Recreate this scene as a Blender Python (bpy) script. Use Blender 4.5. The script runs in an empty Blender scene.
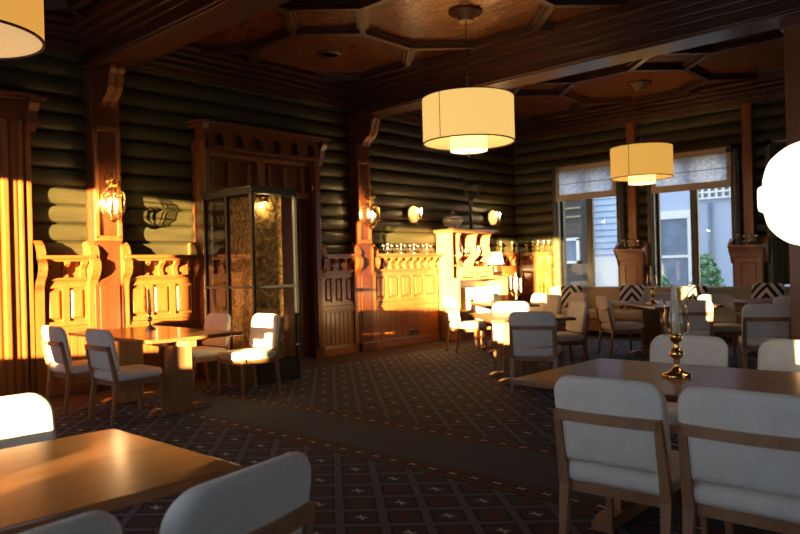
import bpy, bmesh, math, random
from mathutils import Vector, Matrix
random.seed(7)
S = bpy.context.scene
COL = S.collection
rad = math.radians
PI = math.pi

# ------------------------------------------------------------------ camera
H = 1.32
yaw, pitch, roll = rad(47.3), rad(.05), rad(-1.5)
cy, sy, cp, sp = math.cos(yaw), math.sin(yaw), math.cos(pitch), math.sin(pitch)
fwd = Vector((sy*cp, cy*cp, sp)); rgt = Vector((cy, -sy, 0)); upv = rgt.cross(fwd)
r2 = rgt*math.cos(roll) + upv*math.sin(roll); u2 = -rgt*math.sin(roll) + upv*math.cos(roll)
cam = bpy.data.cameras.new('camera'); cam.lens = 716/800*36; cam.sensor_width = 36; cam.clip_start = .05; cam.clip_end = 200
cam.dof.use_dof = True; cam.dof.focus_distance = 4.2; cam.dof.aperture_fstop = 3.5
camo = bpy.data.objects.new('camera', cam); COL.objects.link(camo)
M = Matrix((r2, u2, -fwd)).transposed().to_4x4(); M.translation = Vector((0, 0, H)); camo.matrix_world = M
S.camera = camo

# ------------------------------------------------------------------ sky, sun, exposure
w = bpy.data.worlds.new('sky'); S.world = w; w.use_nodes = True
nt = w.node_tree; bg = nt.nodes['Background']
bg.inputs['Color'].default_value = (.70, .82, 1.0, 1); bg.inputs['Strength'].default_value = 3.1
SUN_DIR = Vector((.903, .425, -.0535)).normalized()
sl = bpy.data.lights.new('sun', 'SUN'); sl.energy = 84; sl.color = (1, .64, .27); sl.angle = rad(.5)
so = bpy.data.objects.new('sun', sl); COL.objects.link(so); so.rotation_euler = SUN_DIR.to_track_quat('-Z', 'Y').to_euler()
vs = S.view_settings; vs.view_transform = 'Standard'; vs.look = 'None'; vs.gamma = 1; vs.use_curve_mapping = False; vs.exposure = 0.0
S.cycles.use_denoising = True
S.cycles.max_bounces = 8; S.cycles.diffuse_bounces = 4; S.cycles.sample_clamp_indirect = 6
S.cycles.caustics_reflective = False; S.cycles.caustics_refractive = False

# ------------------------------------------------------------------ materials
class NB:
    def __init__(s, name):
        s.m = bpy.data.materials.new(name); s.m.use_nodes = True; s.t = s.m.node_tree; s.n = s.t.nodes; s.l = s.t.links
        s.b = s.n['Principled BSDF']
    def new(s, typ, **kw):
        n = s.n.new(typ)
        for k, v in kw.items(): setattr(n, k, v)
        return n
    def put(s, sock, v):
        if isinstance(v, bpy.types.NodeSocket): s.l.new(v, sock)
        else: sock.default_value = v
    def math(s, op, a, b=0, c=None):
        n = s.new('ShaderNodeMath', operation=op); s.put(n.inputs[0], a); s.put(n.inputs[1], b)
        if c is not None: s.put(n.inputs[2], c)
        return n.outputs[0]
    def mix(s, f, a, b):
        n = s.new('ShaderNodeMix', data_type='RGBA')
        s.put(n.inputs['Factor'], f); s.put(n.inputs[6], a); s.put(n.inputs[7], b); return n.outputs[2]
    def coord(s, kind='Object', scale=(1, 1, 1)):
        tc = s.new('ShaderNodeTexCoord'); mp = s.new('ShaderNodeMapping'); s.l.new(tc.outputs[kind], mp.inputs[0])
        mp.inputs['Scale'].default_value = scale; return mp.outputs[0]
    def noise(s, vec, scale, detail=4, rough=.55, dist=0):
        n = s.new('ShaderNodeTexNoise'); s.l.new(vec, n.inputs['Vector'])
        n.inputs['Scale'].default_value = scale; n.inputs['Detail'].default_value = detail
        n.inputs['Roughness'].default_value = rough; n.inputs['Distortion'].default_value = dist; return n.outputs['Fac']
    def ramp(s, f, stops):
        n = s.new('ShaderNodeValToRGB'); s.l.new(f, n.inputs[0]); e = n.color_ramp.elements
        e[0].position, e[0].color = stops[0][0], (*stops[0][1], 1); e[1].position, e[1].color = stops[-1][0], (*stops[-1][1], 1)
        for p, c in stops[1:-1]:
            k = e.new(p); k.color = (*c, 1)
        return n.outputs[0]
    def bump(s, h, strength=.2, dist=.01):
        n = s.new('ShaderNodeBump'); s.l.new(h, n.inputs['Height']); n.inputs['Strength'].default_value = strength
        n.inputs['Distance'].default_value = dist; s.l.new(n.outputs[0], s.b.inputs['Normal'])
    def set(s, **kw):
        for k, v in kw.items(): s.put(s.b.inputs[k.replace('_', ' ')], v if not isinstance(v, tuple) or len(v) == 4 else (*v, 1))
        return s.m

def wood(name, dark, light, axis=2, rough=.35, coat=.3, scale=7, spec=.5):
    b = NB(name); sc = [1, 1, 1]; sc[axis] = .09
    v = b.coord('Object', tuple(sc)); f = b.noise(v, scale, 6, .6, 1.2); g = b.noise(v, scale*9, 3, .5)
    f2 = b.math('MULTIPLY_ADD', g, .3, b.math('MULTIPLY', f, .8))
    c = b.ramp(f2, [(.32, dark), (.72, light)])
    b.bump(f2, .12, .004)
    return b.set(Base_Color=c, Roughness=rough, Coat_Weight=coat, Coat_Roughness=.15, Specular_IOR_Level=spec)
def plain(name, col, rough=.5, metal=0, var=.12, nscale=30, **kw):
    b = NB(name); f = b.noise(b.coord('Object'), nscale, 3)
    c = b.ramp(f, [(.3, tuple(x*(1-var) for x in col)), (.7, tuple(min(1, x*(1+var)) for x in col))])
    return b.set(Base_Color=c, Roughness=rough, Metallic=metal, **kw)
def linen(name, col, rough=.9):
    b = NB(name); v = b.coord('Object'); f = b.noise(v, 260, 2, .6); g = b.noise(v, 14, 3)
    f2 = b.math('MULTIPLY_ADD', g, .35, b.math('MULTIPLY', f, .65))
    c = b.ramp(f2, [(.3, tuple(x*.8 for x in col)), (.7, tuple(min(1, x*1.1) for x in col))])
    b.bump(f, .25, .002)
    return b.set(Base_Color=c, Roughness=rough, Specular_IOR_Level=.2, Sheen_Weight=.25)
def glass(name, col=(1, 1, 1), rough=.0, ior=1.45):
    b = NB(name); return b.set(Base_Color=col, Roughness=rough, Transmission_Weight=1.0, IOR=ior)
def thin_glass(name, tint=(1, 1, 1), refl=.09):
    m = bpy.data.materials.new(name); m.use_nodes = True; t = m.node_tree; t.nodes.clear()
    o = t.nodes.new('ShaderNodeOutputMaterial'); mx = t.nodes.new('ShaderNodeMixShader'); tr = t.nodes.new('ShaderNodeBsdfTransparent')
    gl = t.nodes.new('ShaderNodeBsdfGlossy'); fr = t.nodes.new('ShaderNodeFresnel'); fr.inputs[0].default_value = 1.12
    tr.inputs[0].default_value = (*tint, 1); gl.inputs['Roughness'].default_value = .02
    mu = t.nodes.new('ShaderNodeMath'); mu.operation = 'MULTIPLY_ADD'; mu.inputs[1].default_value = .55; mu.inputs[2].default_value = refl*.12
    t.links.new(fr.outputs[0], mu.inputs[0]); t.links.new(mu.outputs[0], mx.inputs[0])
    t.links.new(tr.outputs[0], mx.inputs[1]); t.links.new(gl.outputs[0], mx.inputs[2]); t.links.new(mx.outputs[0], o.inputs[0])
    return m
def glow(name, col, strength, base=(.8, .7, .5)):
    b = NB(name); return b.set(Base_Color=base, Roughness=.8, Emission_Color=col, Emission_Strength=strength)

M_LOG = None
b = NB('olive_painted_logs'); v = b.coord('Object', (.15, .15, 1)); f = b.noise(v, 9, 5)
M_LOG = b.set(Base_Color=b.ramp(f, [(.3, (.040, .036, .015)), (.7, (.062, .056, .024))]), Roughness=.42, Specular_IOR_Level=.30)
M_PINE = wood('orange_varnished_pine', (.19, .060, .013), (.34, .125, .029), 2, .32, .4)
M_PINEX = wood('orange_varnished_pine_lengthwise', (.18, .056, .013), (.32, .115, .027), 0, .32, .4)
M_PINEY = wood('orange_varnished_pine_crosswise', (.18, .056, .013), (.32, .115, .027), 1, .32, .4)
M_RED = wood('red_brown_varnished_joinery', (.10, .025, .009), (.18, .050, .016), 2, .3, .4)
M_HUTCH = wood('honey_pine', (.36, .18, .06), (.52, .29, .11), 2, .35, .3)
M_BEAM = wood('dark_beam_wood', (.035, .012, .005), (.080, .027, .011), 1, .36, .15)
M_BEAMX = wood('dark_cornice_wood', (.035, .012, .005), (.080, .027, .011), 0, .36, .15)
M_RIB = wood('ceiling_rib_wood', (.022, .007, .003), (.050, .016, .006), 1, .4, .1)
M_CHAIR = wood('walnut_chair_wood', (.20, .092, .042), (.38, .20, .098), 2, .45, .1)
M_TABLE = wood('walnut_table_top', (.12, .047, .021), (.23, .10, .045), 1, .36, .1)
M_TABLEX = wood('honey_table_top', (.17, .078, .028), (.34, .165, .055), 0, .30, .25)
M_LINEN = linen('off_white_linen', (.80, .78, .72))
M_OLIVE = linen('olive_beige_upholstery', (.48, .42, .26))
M_BRASS = plain('polished_brass', (.80, .52, .16), .16, 1, .05)
M_REFL = plain('rough_gilt_mirror', (.95, .72, .38), .42, .7, .05)
M_SILVER = plain('dull_silver', (.72, .66, .55), .25, 1, .08)
M_IRON = plain('black_iron', (.02, .02, .018), .35, .6, .1)
M_BLACK = plain('black_painted_metal', (.008, .009, .008), .5, .0, .1)
M_WAX = plain('white_candle_wax', (.86, .82, .74), .45, 0, .03, 30)
M_GLASS = glass('clear_glass')
M_PANE = thin_glass('window_pane_glass', (.93, .96, 1))
M_THIN = thin_glass('thin_clear_glass', (.97, .96, .92), .2)
M_FRAMEG = plain('dark_olive_window_paint', (.085, .080, .040), .35, 0, .1)
M_FRAMED = plain('dark_window_sash_paint', (.05, .048, .03), .35, 0, .1)
M_CURT = linen('olive_curtain_cloth', (.12, .115, .07))
M_WHITE = plain('white_paper', (.85, .85, .82), .7, 0, .03)
M_CER = plain('glazed_ceramic', (.72, .66, .48), .15, 0, .3, 60)
M_BULB = glow('lit_bulb', (1, .72, .35, 1), 60)
M_SHADE = glow('lit_fabric_drum_shade', (1, .61, .17, 1), .93, (.35, .25, .12))
M_SHADE2 = glow('lit_orange_drum_shade', (1, .50, .09, 1), .74, (.3, .2, .08))
M_DISC = glow('lit_drum_bottom_diffuser', (1, .60, .25, 1), .72, (.3, .2, .1))
M_SHADE0 = glow('lit_amber_drum_shade', (1, .46, .08, 1), .72, (.3, .2, .08))
M_SHADE_IN = glow('lit_inner_drum_shade', (1, .66, .26, 1), 1.7, (.8, .65, .4))
M_OPAL = glow('lit_opal_glass', (1, .88, .60, 1), 1.9, (.9, .85, .7))
M_TRIMC = plain('brown_shade_binding', (.10, .06, .03), .7)
M_PALE = linen('pale_lamp_shade_cloth', (.55, .52, .42))

# ceiling boards
b = NB('varnished_ceiling_boards'); v = b.coord('Object'); sx = b.new('ShaderNodeSeparateXYZ'); b.l.new(v, sx.inputs[0])
fx = b.math('FRACT', b.math('DIVIDE', sx.outputs[0], .11)); line = b.math('LESS_THAN', fx, .13)
gr = b.noise(b.coord('Object', (1, .22, 1)), 14, 7, .7, 2.2)
c = b.ramp(gr, [(.36, (.045, .012, .003)), (.64, (.20, .060, .013))])
c = b.mix(line, c, (.02, .008, .004, 1)); b.bump(b.math('SUBTRACT', gr, line), .35, .006)
M_CEIL = b.set(Base_Color=c, Roughness=.26, Coat_Weight=.12, Coat_Roughness=.2, Specular_IOR_Level=.35)

# carpet
def carpet():
    b = NB('patterned_carpet'); v = b.coord('Object'); s = b.new('ShaderNodeSeparateXYZ'); b.l.new(v, s.inputs[0])
    X, Y = s.outputs[0], s.outputs[1]; m = b.math
    u = m('DIVIDE', m('SUBTRACT', X, 3.246), .307); w_ = m('DIVIDE', m('SUBTRACT', Y, 5.514), .345)
    p = m('ADD', u, w_); q = m('SUBTRACT', u, w_)
    rp = m('ABSOLUTE', m('SUBTRACT', p, m('ROUND', p))); rq = m('ABSOLUTE', m('SUBTRACT', q, m('ROUND', q)))
    mx = m('MAXIMUM', rp, rq)
    lu = m('ABSOLUTE', m('MULTIPLY', m('SUBTRACT', u, m('ROUND', u)), .307)); lv = m('ABSOLUTE', m('MULTIPLY', m('SUBTRACT', w_, m('ROUND', w_)), .345))
    def cross(lu, lv, k=1.0):
        d = m('ABSOLUTE', m('SUBTRACT', lu, m('MULTIPLY', lv, .55)))
        return m('MULTIPLY', m('LESS_THAN', d, .0085*k), m('LESS_THAN', lv, .031*k))
    cr = cross(lu, lv)
    odd = m('GREATER_THAN', m('ABSOLUTE', m('SUBTRACT', m('MODULO', m('ABSOLUTE', m('ADD', m('ROUND', p), m('ROUND', q))), 2), 1)), .5)  # 1 when even
    red = m('MULTIPLY', m('LESS_THAN', mx, .17), m('SUBTRACT', 1, odd))
    bar = m('GREATER_THAN', mx, .40)
    rim = m('MULTIPLY', m('GREATER_THAN', mx, .33), m('LESS_THAN', mx, .40))
    nz = b.noise(v, 160, 3, .7); big = b.noise(v, 3, 3)
    base = (.044, .057, .084, 1)
    c = b.mix(bar, base, (.105, .138, .20, 1)); c = b.mix(rim, c, (.024, .022, .024, 1))
    c = b.mix(red, c, (.11, .042, .040, 1)); c = b.mix(cr, c, (.56, .58, .60, 1))
    # two borders and the plain strip
    d1 = m('ABSOLUTE', m('SUBTRACT', X, 3.565)); d2 = m('ABSOLUTE', m('SUBTRACT', X, 4.38)); dd = m('MINIMUM', d1, d2)
    inb = m('LESS_THAN', dd, .105)
    t = m('DIVIDE', m('SUBTRACT', Y, 5.622), .1715); lt = m('MULTIPLY', m('ABSOLUTE', m('SUBTRACT', t, m('ROUND', t))), .1715)
    cb = b.mix(m('LESS_THAN', m('ABSOLUTE', m('SUBTRACT', dd, .062)), .013), (.035, .026, .026, 1), (.11, .10, .095, 1))
    redb = m('MULTIPLY', m('GREATER_THAN', lt, .052), m('LESS_THAN', dd, .030)); cb = b.mix(redb, cb, (.11, .045, .042, 1))
    cb = b.mix(cross(dd, lt, .95), cb, (.56, .58, .60, 1))
    c = b.mix(inb, c, cb)
    strip = m('MULTIPLY', m('GREATER_THAN', X, 3.66), m('LESS_THAN', X, 4.29)); c = b.mix(strip, c, (.076, .098, .140, 1))
    far = m('GREATER_THAN', Y, 7.45); c = b.mix(far, c, (.055, .040, .034, 1))
    c = b.mix(m('MULTIPLY', nz, .25), c, (.012, .011, .011, 1)); c = b.mix(m('MULTIPLY', big, .2), c, (.09, .075, .07, 1))
    b.bump(nz, .4, .004)
    return b.set(Base_Color=c, Roughness=.95, Specular_IOR_Level=.15)
M_CARPET = carpet()

# ------------------------------------------------------------------ mesh helpers
class MB:
    def __init__(s): s.b = bmesh.new()
    def box(s, x0, y0, z0, x1, y1, z1, bev=0):
        r = bmesh.ops.create_cube(s.b, size=1); vs = r['verts']
        for v in vs: v.co = Vector(((x0+x1)/2+v.co.x*(x1-x0), (y0+y1)/2+v.co.y*(y1-y0), (z0+z1)/2+v.co.z*(z1-z0)))
        if bev:
            es = list({e for v in vs for e in v.link_edges})
            bmesh.ops.bevel(s.b, geom=es, offset=bev, segments=2, affect='EDGES', profile=.6)
        return s
    def prism(s, pts, axis, a, c, bev=0):
        """pts: 2-D outline; axis: 0 -> pts are (y,z) extruded along x, 1 -> (x,z) along y, 2 -> (x,y) along z"""
        def P(p, t): return {0: (t, p[0], p[1]), 1: (p[0], t, p[1]), 2: (p[0], p[1], t)}[axis]
        A = [s.b.verts.new(P(p, a)) for p in pts]; B = [s.b.verts.new(P(p, c)) for p in pts]; n = len(pts)
        fs = [s.b.faces.new(A), s.b.faces.new(B[::-1])]
        for i in range(n): fs.append(s.b.faces.new((A[i], B[i], B[(i+1) % n], A[(i+1) % n])))
        bmesh.ops.recalc_face_normals(s.b, faces=fs)
        return s
    def beam(s, p, q, w, h, w2=None, h2=None, upd=(0, 0, 1)):
        """tapered square bar from p to q"""
        p, q = Vector(p), Vector(q); d = (q-p).normalized(); U = Vector(upd)
        if abs(d.dot(U)) > .95: U = Vector((1, 0, 0)) if abs(d.x) < .9 else Vector((0, 1, 0))
        R = d.cross(U).normalized(); U = R.cross(d); w2 = w if w2 is None else w2; h2 = h if h2 is None else h2
        def ring(c, w, h): return [s.b.verts.new(c+R*a*w/2+U*e*h/2) for a, e in ((-1, -1), (1, -1), (1, 1), (-1, 1))]
        A, B = ring(p, w, h), ring(q, w2, h2)
        fs = [s.b.faces.new(A), s.b.faces.new(B[::-1])]+[s.b.faces.new((A[i], B[i], B[(i+1) % 4], A[(i+1) % 4])) for i in range(4)]
        bmesh.ops.recalc_face_normals(s.b, faces=fs); return s
    def tube(s, pts, r, n=8, r1=None):
        pts = [Vector(p) for p in pts]; rings = []
        for i, p in enumerate(pts):
            d = (pts[min(i+1, len(pts)-1)]-pts[max(i-1, 0)]).normalized()
            U = Vector((0, 0, 1)) if abs(d.z) < .9 else Vector((1, 0, 0)); R = d.cross(U).normalized(); U = R.cross(d)
            rr = r if r1 is None else r+(r1-r)*i/(len(pts)-1)
            rings.append([s.b.verts.new(p+(R*math.cos(t)+U*math.sin(t))*rr) for t in (2*PI*k/n for k in range(n))])
        fs = [s.b.faces.new(rings[0]), s.b.faces.new(rings[-1][::-1])]
        for A, B in zip(rings, rings[1:]):
            for k in range(n):
                f = s.b.faces.new((A[k], B[k], B[(k+1) % n], A[(k+1) % n])); f.smooth = True; fs.append(f)
        bmesh.ops.recalc_face_normals(s.b, faces=fs); return s
    def lathe(s, prof, c=(0, 0, 0), n=24, cap=True, axis=2, smooth=True):
        cx, cy_, cz = c; rings = []
        def P(r, h, t):
            a, e = r*math.cos(t), r*math.sin(t)
            return {2: (cx+a, cy_+e, cz+h), 1: (cx+a, cy_+h, cz+e), 0: (cx+h, cy_+a, cz+e)}[axis]
        for r, h in prof: rings.append([s.b.verts.new(P(max(r, 1e-4), h, 2*PI*k/n)) for k in range(n)])
        fs = []
        if cap: fs += [s.b.faces.new(rings[0]), s.b.faces.new(rings[-1][::-1])]
        for A, B in zip(rings, rings[1:]):
            for k in range(n):
                f = s.b.faces.new((A[k], B[k], B[(k+1) % n], A[(k+1) % n])); f.smooth = smooth; fs.append(f)
        bmesh.ops.recalc_face_normals(s.b, faces=fs); return s
    def build(s, name, mat, parent=None, loc=(0, 0, 0), rz=0, smooth=False, **kw):
        me = bpy.data.meshes.new(name); s.b.to_mesh(me); s.b.free()
        if smooth:
            for p in me.polygons: p.use_smooth = True
        me.materials.append(mat); o = bpy.data.objects.new(name, me); COL.objects.link(o)
        o.parent = parent; o.location = loc; o.rotation_euler = (0, 0, rz)
        for k, v in kw.items():
            if v is not None: o[k] = v
        return o
def thing(name, label, cat, loc=(0, 0, 0), rz=0, group=None, kind=None):
    o = bpy.data.objects.new(name, None); o.empty_display_size = .1; COL.objects.link(o); o.location = loc; o.rotation_euler = (0, 0, rz)
    o['label'] = label; o['category'] = cat
    if group: o['group'] = group
    if kind: o['kind'] = kind
    return o
def struct(name, loc=(0, 0, 0)):
    o = bpy.data.objects.new(name, None); o.empty_display_size = .1; COL.objects.link(o); o.location = loc; o['kind'] = 'structure'; return o
def copy_thing(src, loc, rz, label, group=None):
    r = src.copy(); COL.objects.link(r); r.location = loc; r.rotation_euler = (0, 0, rz); r['label'] = label
    if group: r['group'] = group
    for ch in src.children:
        c = ch.copy(); COL.objects.link(c); c.parent = r; c.matrix_parent_inverse = ch.matrix_parent_inverse
        for g in ch.children:
            d = g.copy(); COL.objects.link(d); d.parent = c
    return r
def arc(cx, cy_, r, a0, a1, n): return [(cx+r*math.cos(rad(a0+(a1-a0)*i/n)), cy_+r*math.sin(rad(a0+(a1-a0)*i/n))) for i in range(n+1)]
def rrect(w, h, r, rb=None, n=5):
    rb = r if rb is None else rb
    return arc(w/2-r, h/2-r, r, 0, 90, n)+arc(-w/2+r, h/2-r, r, 90, 180, n)+arc(-w/2+rb, -h/2+rb, rb, 180, 270, n)+arc(w/2-rb, -h/2+rb, rb, 270, 360, n)
def pad(mb, outline, th, edge, fn, layers=4, fill=(.8, .5, .2)):
    """soft cushion: outline (a,b) extruded over thickness th with rounded rim; fn(a,b,c)->xyz with c in [-th/2, th/2]"""
    rings = []
    def ring(k, c): return [mb.b.verts.new(fn(a*k if not isinstance(k, tuple) else a*k[0], e*k if not isinstance(k, tuple) else e*k[1], c)) for a, e in outline]
    amax = max(abs(a) for a, e in outline); bmax = max(abs(e) for a, e in outline)
    sides = []
    for k in fill[::-1]: sides.append(((k*(1-edge/amax), k*(1-edge/bmax)), 1.0, 1+.12*(1-k)))
    for i in range(layers+1):
        t = PI/2*i/layers; ins = edge*(1-math.sin(t)); sides.append(((1-ins/amax, 1-ins/bmax), math.cos(t), 1))
    front = [(k, 1-(1-cc)*1 if False else cc, m) for k, cc, m in sides]
    for k, cc, m_ in front:
        c = (th/2-edge) + edge*cc if cc < 1 or True else th/2
        rings.append(ring(k, c*m_))
    for k, cc, m_ in front[::-1]:
        c = (th/2-edge) + edge*cc
        rings.append(ring(k, -c*m_))
    fs = [mb.b.faces.new(rings[0]), mb.b.faces.new(rings[-1][::-1])]; n = len(outline)
    for A, B in zip(rings, rings[1:]):
        for k in range(n):
            fs.append(mb.b.faces.new((A[k], B[k], B[(k+1) % n], A[(k+1) % n])))
    for f in fs: f.smooth = True
    bmesh.ops.recalc_face_normals(mb.b, faces=fs); return mb

WY, WX, ZC = 8.35, 12.64, 4.2      # log wall, window wall, ceiling
# ================================================================== STRUCTURE
fl = MB().box(-2.2, -3.2, -.12, 12.9, 8.9, 0).build('floor', M_CARPET, kind='structure')

def logs_profile(n_per=9, z0=.04, z1=4.25, p=.2095, g0=1.715, bulge=.06):
    pts = []; k0 = math.floor((z0-g0)/p); z = g0+k0*p
    while z < z1:
        for i in range(n_per):
            t = i/n_per; a = math.sqrt(max(0, 1-(2*t-1)**2)); pts.append((z+t*p, bulge*a))
        z += p
    return [(max(0, z), d) for z, d in pts]
def log_wall(name, axis, wall, a, c, holes=(), parent=None):
    """axis 'x': runs along X at Y=wall, bulging to -Y.  holes = (a0,a1,z0,z1) openings"""
    mb = MB(); prof = logs_profile()
    cuts = sorted({a, c, *[h[0] for h in holes], *[h[1] for h in holes]})
    for s0, s1 in zip(cuts, cuts[1:]):
        hs = [h for h in holes if h[0] <= s0+1e-6 and h[1] >= s1-1e-6]
        segs = [prof]
        for h in hs:
            segs = [[p for p in prof if p[0] <= h[2]], [p for p in prof if p[0] >= h[3]]]
        for sg in segs:
            if len(sg) < 2: continue
            P = (lambda t, z, d: (t, wall-d+.03, z)) if axis == 'x' else (lambda t, z, d: (wall-d+.03, t, z))
            A = [mb.b.verts.new(P(s0, z, d)) for z, d in sg]; B = [mb.b.verts.new(P(s1, z, d)) for z, d in sg]
            A.append(mb.b.verts.new(P(s0, sg[-1][0], -.15))); B.append(mb.b.verts.new(P(s1, sg[-1][0], -.15)))
            A.append(mb.b.verts.new(P(s0, sg[0][0], -.15))); B.append(mb.b.verts.new(P(s1, sg[0][0], -.15)))
            n = len(A); fs = [mb.b.faces.new(A), mb.b.faces.new(B[::-1])]
            for i in range(n): fs.append(mb.b.faces.new((A[i], B[i], B[(i+1) % n], A[(i+1) % n])))
            bmesh.ops.recalc_face_normals(mb.b, faces=fs)
            
    o = mb.build(name, M_LOG, parent, kind='structure'); return o
DOOR = (5.25, 6.93)
log_wall('wall_back', 'x', WY, -2.1, 12.75, [(DOOR[0], DOOR[1], -1, 3.0)])
W1 = (6.06, 7.28, .70, 3.12); W2 = (4.02, 5.34, .70, 3.10); W3 = (2.05, 3.35, .70, 3.10)
log_wall('wall_right', 'y', WX, -3.1, 8.45, [W3, W2, W1])
# left wall with unseen openings shaped to place the low sun's patches; the wall behind the camera with an opening added for sky fill
def flat_wall(name, axis, wall, a, c, holes, th=.25):
    mb = MB(); cuts = sorted({a, c, *[h[0] for h in holes], *[h[1] for h in holes]})
    for s0, s1 in zip(cuts, cuts[1:]):
        hs = [h for h in holes if h[0] <= s0+1e-6 and h[1] >= s1-1e-6]
        zz = [(0, ZC+.1)] if not hs else [(0, hs[0][2]), (hs[0][3], ZC+.1)]
        for z0, z1 in zz:
            if axis == 'y': mb.box(wall-th, s0, z0, wall, s1, z1)
            else: mb.box(s0, wall-th, z0, s1, wall, z1)
    return mb.build(name, M_LOG, kind='structure')
LW = [(4.88, 6.45, .75, 2.66), (3.08, 3.55, .75, 2.66), (1.92, 3.08, 1.27, 2.66), (1.36, 1.92, .75, 2.66), (.72, .98, .75, 2.66), (.30, .72, .93, 2.66), (-2.22, -1.98, .75, 2.66)]
FW = [(1.6, 2.7, .9, 2.5)]
flat_wall('wall_left', 'y', -2.0, -3.2, 8.6, LW)
flat_wall('wall_front', 'x', -3.0, -2.2, 12.8, FW)
MB().box(-2.25, -3.25, ZC, 12.9, 8.7, ZC+.15).build('ceiling', M_CEIL, kind='structure')
# unseen added block that keeps the low sun off the yard beyond the windows
MB().box(-2.25, -3.25, ZC+.16, 12.9, 8.7, 9.0).build('wall_sun_block', M_LOG, kind='structure')

# ---- beams
tn = [0]
def trim():
    tn[0] += 1; return 'trim_%d' % tn[0]
def big_beam(xc):
    o = struct(trim()); h = .2
    mb = MB().box(xc-h, -3.0, 3.72, xc+h, WY-.02, ZC-.002, .012)
    for dx, z in ((.26, 3.86), (.31, 3.93), (.38, 4.0), (.44, 4.08)):
        mb.box(xc-dx, -3.0, z, xc+dx, WY-.03, ZC-.003, .01)
    for s in (-1, 1): mb.box(xc+s*(h+.018)-.018, -3, 3.74, xc+s*(h+.018)+.018, WY-.04, 3.775, .008)
    mb.build('beam_body', M_BEAM, o)
    return o
BX = (3.86, 8.05)
for x in BX: big_beam(x)
# cornices
mb = MB()
for dy, z0 in ((.10, 3.86), (.16, 3.93), (.22, 4.0), (.30, 4.06), (.40, 4.12)): mb.box(-2, WY-dy, z0, WX-.01, WY+.05, z0+.05, .012)
mb.box(-2, WY-.13, 3.9, WX, WY+.05, ZC-.004)
mb.build(trim(), M_BEAMX, kind='structure')
mb = MB()
for dx, z0 in ((.10, 3.86), (.16, 3.93), (.22, 4.0), (.30, 4.06), (.40, 4.12)): mb.box(WX-dx, -3, z0, WX+.05, WY-.01, z0+.05, .012)
mb.box(WX-.13, -3, 3.9, WX+.05, WY, ZC-.005)
mb.build(trim(), M_BEAM, kind='structure')
# octagonal coffers
def coffers(x0, x1, sx0, px=2.02, py=2.07, sy0=6.07, sd=.82):
    mb = MB(); hd = sd/math.sqrt(2)
    def seg(a, c):
        a, c = Vector(a), Vector(c); t0, t1 = 0, 1
        for ax, lo, hi in ((0, x0, x1), (1, -2.6, WY-.3)):
            d = c[ax]-a[ax]
            if abs(d) < 1e-6:
                if not lo <= a[ax] <= hi: return
                continue
            ta, tb = (lo-a[ax])/d, (hi-a[ax])/d
            if ta > tb: ta, tb = tb, ta
            t0, t1 = max(t0, ta), min(t1, tb)
        if t1-t0 < .02: return
        p, q = a+(c-a)*t0, a+(c-a)*t1; dd = (q-p).normalized(); n = Vector((-dd.y, dd.x))
        mb.beam((p.x, p.y, ZC-.045), (q.x, q.y, ZC-.045), .075, .088)
        mb.beam((p.x, p.y, ZC-.018), (q.x, q.y, ZC-.018), .15, .036)
    for i in range(-2, 4):
        for j in range(-5, 3):
            cx, cy_ = sx0+i*px, sy0+j*py
            if cx < x0-1.5 or cx > x1+1.5: continue
            V = [(cx+hd, cy_), (cx, cy_+hd), (cx-hd, cy_), (cx, cy_-hd)]
            for k in range(4): seg(V[k], V[(k+1) % 4])
            seg((cx+hd, cy_), (cx+px-hd, cy_)); seg((cx, cy_+hd), (cx, cy_+py-hd))
    return mb.build(trim(), M_RIB, kind='structure')
coffers(-2, BX[0]-.43, 1.2); coffers(BX[0]+.43, BX[1]-.43, 5.45); coffers(BX[1]+.43, WX-.38, 10.05)
for (x, y) in ((6.42, 7.1),):
    MB().lathe([(.16, 0), (.16, -.02), (.12, -.03), (.12, 0)], (x, y, ZC), 8, smooth=False).build('ceiling_rose', M_BEAM, kind='structure')

# ---- pilasters on the log wall, with scroll corbels under the beams
def pilaster(xa, xb):
    o = struct(trim()); yf = 8.18
    MB().box(xa, yf, 0, xb, WY+.02, 3.74, .008).build('shaft', M_RED, o)
    mb = MB()
    for s0, s1 in ((xa+.01, xa+.06), (xb-.06, xb-.01)): mb.box(s0, yf-.03, 1.75, s1, yf+.01, 3.05, .008)
    mb.box(xa+.01, yf-.03, 3.0, xb-.01, yf+.01, 3.06, .008); mb.box(xa+.01, yf-.03, 1.72, xb-.01, yf+.01, 1.78, .008)
    mb.build('panel_moulding', M_PINE, o)
    xc = (xa+xb)/2; pr = [(yf, 3.70), (yf-.33, 3.70), (yf-.34, 3.64)]
    pr += [(yf-.31+.02*math.sin(t*3), 3.64-.0-t*.16) for t in (0.2, .5, .8, 1.1)]
    pr = [(yf, 3.71), (yf-.34, 3.71), (yf-.345, 3.66), (yf-.31, 3.62), (yf-.29, 3.55), (yf-.27, 3.47), (yf-.22, 3.40), (yf-.15, 3.36), (yf-.10, 3.33), (yf-.09, 3.28), (yf, 3.28)]
    c = MB().prism(pr, 0, xc-.09, xc+.09).build('corbel', M_RED, o)
    mb = MB()
    for dx in (-.085, .02):
        mb.prism([(y-.012, z) for y, z in pr[1:-1]]+[(y+.03, z) for y, z in pr[1:-1]][::-1], 0, xc+dx, xc+dx+.06)
    mb.build('corbel_fluting', M_PINE, c)
    return o
PA, PB = (3.68, 4.02), (7.90, 8.20)
pilaster(*PA); pilaster(*PB)

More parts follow.
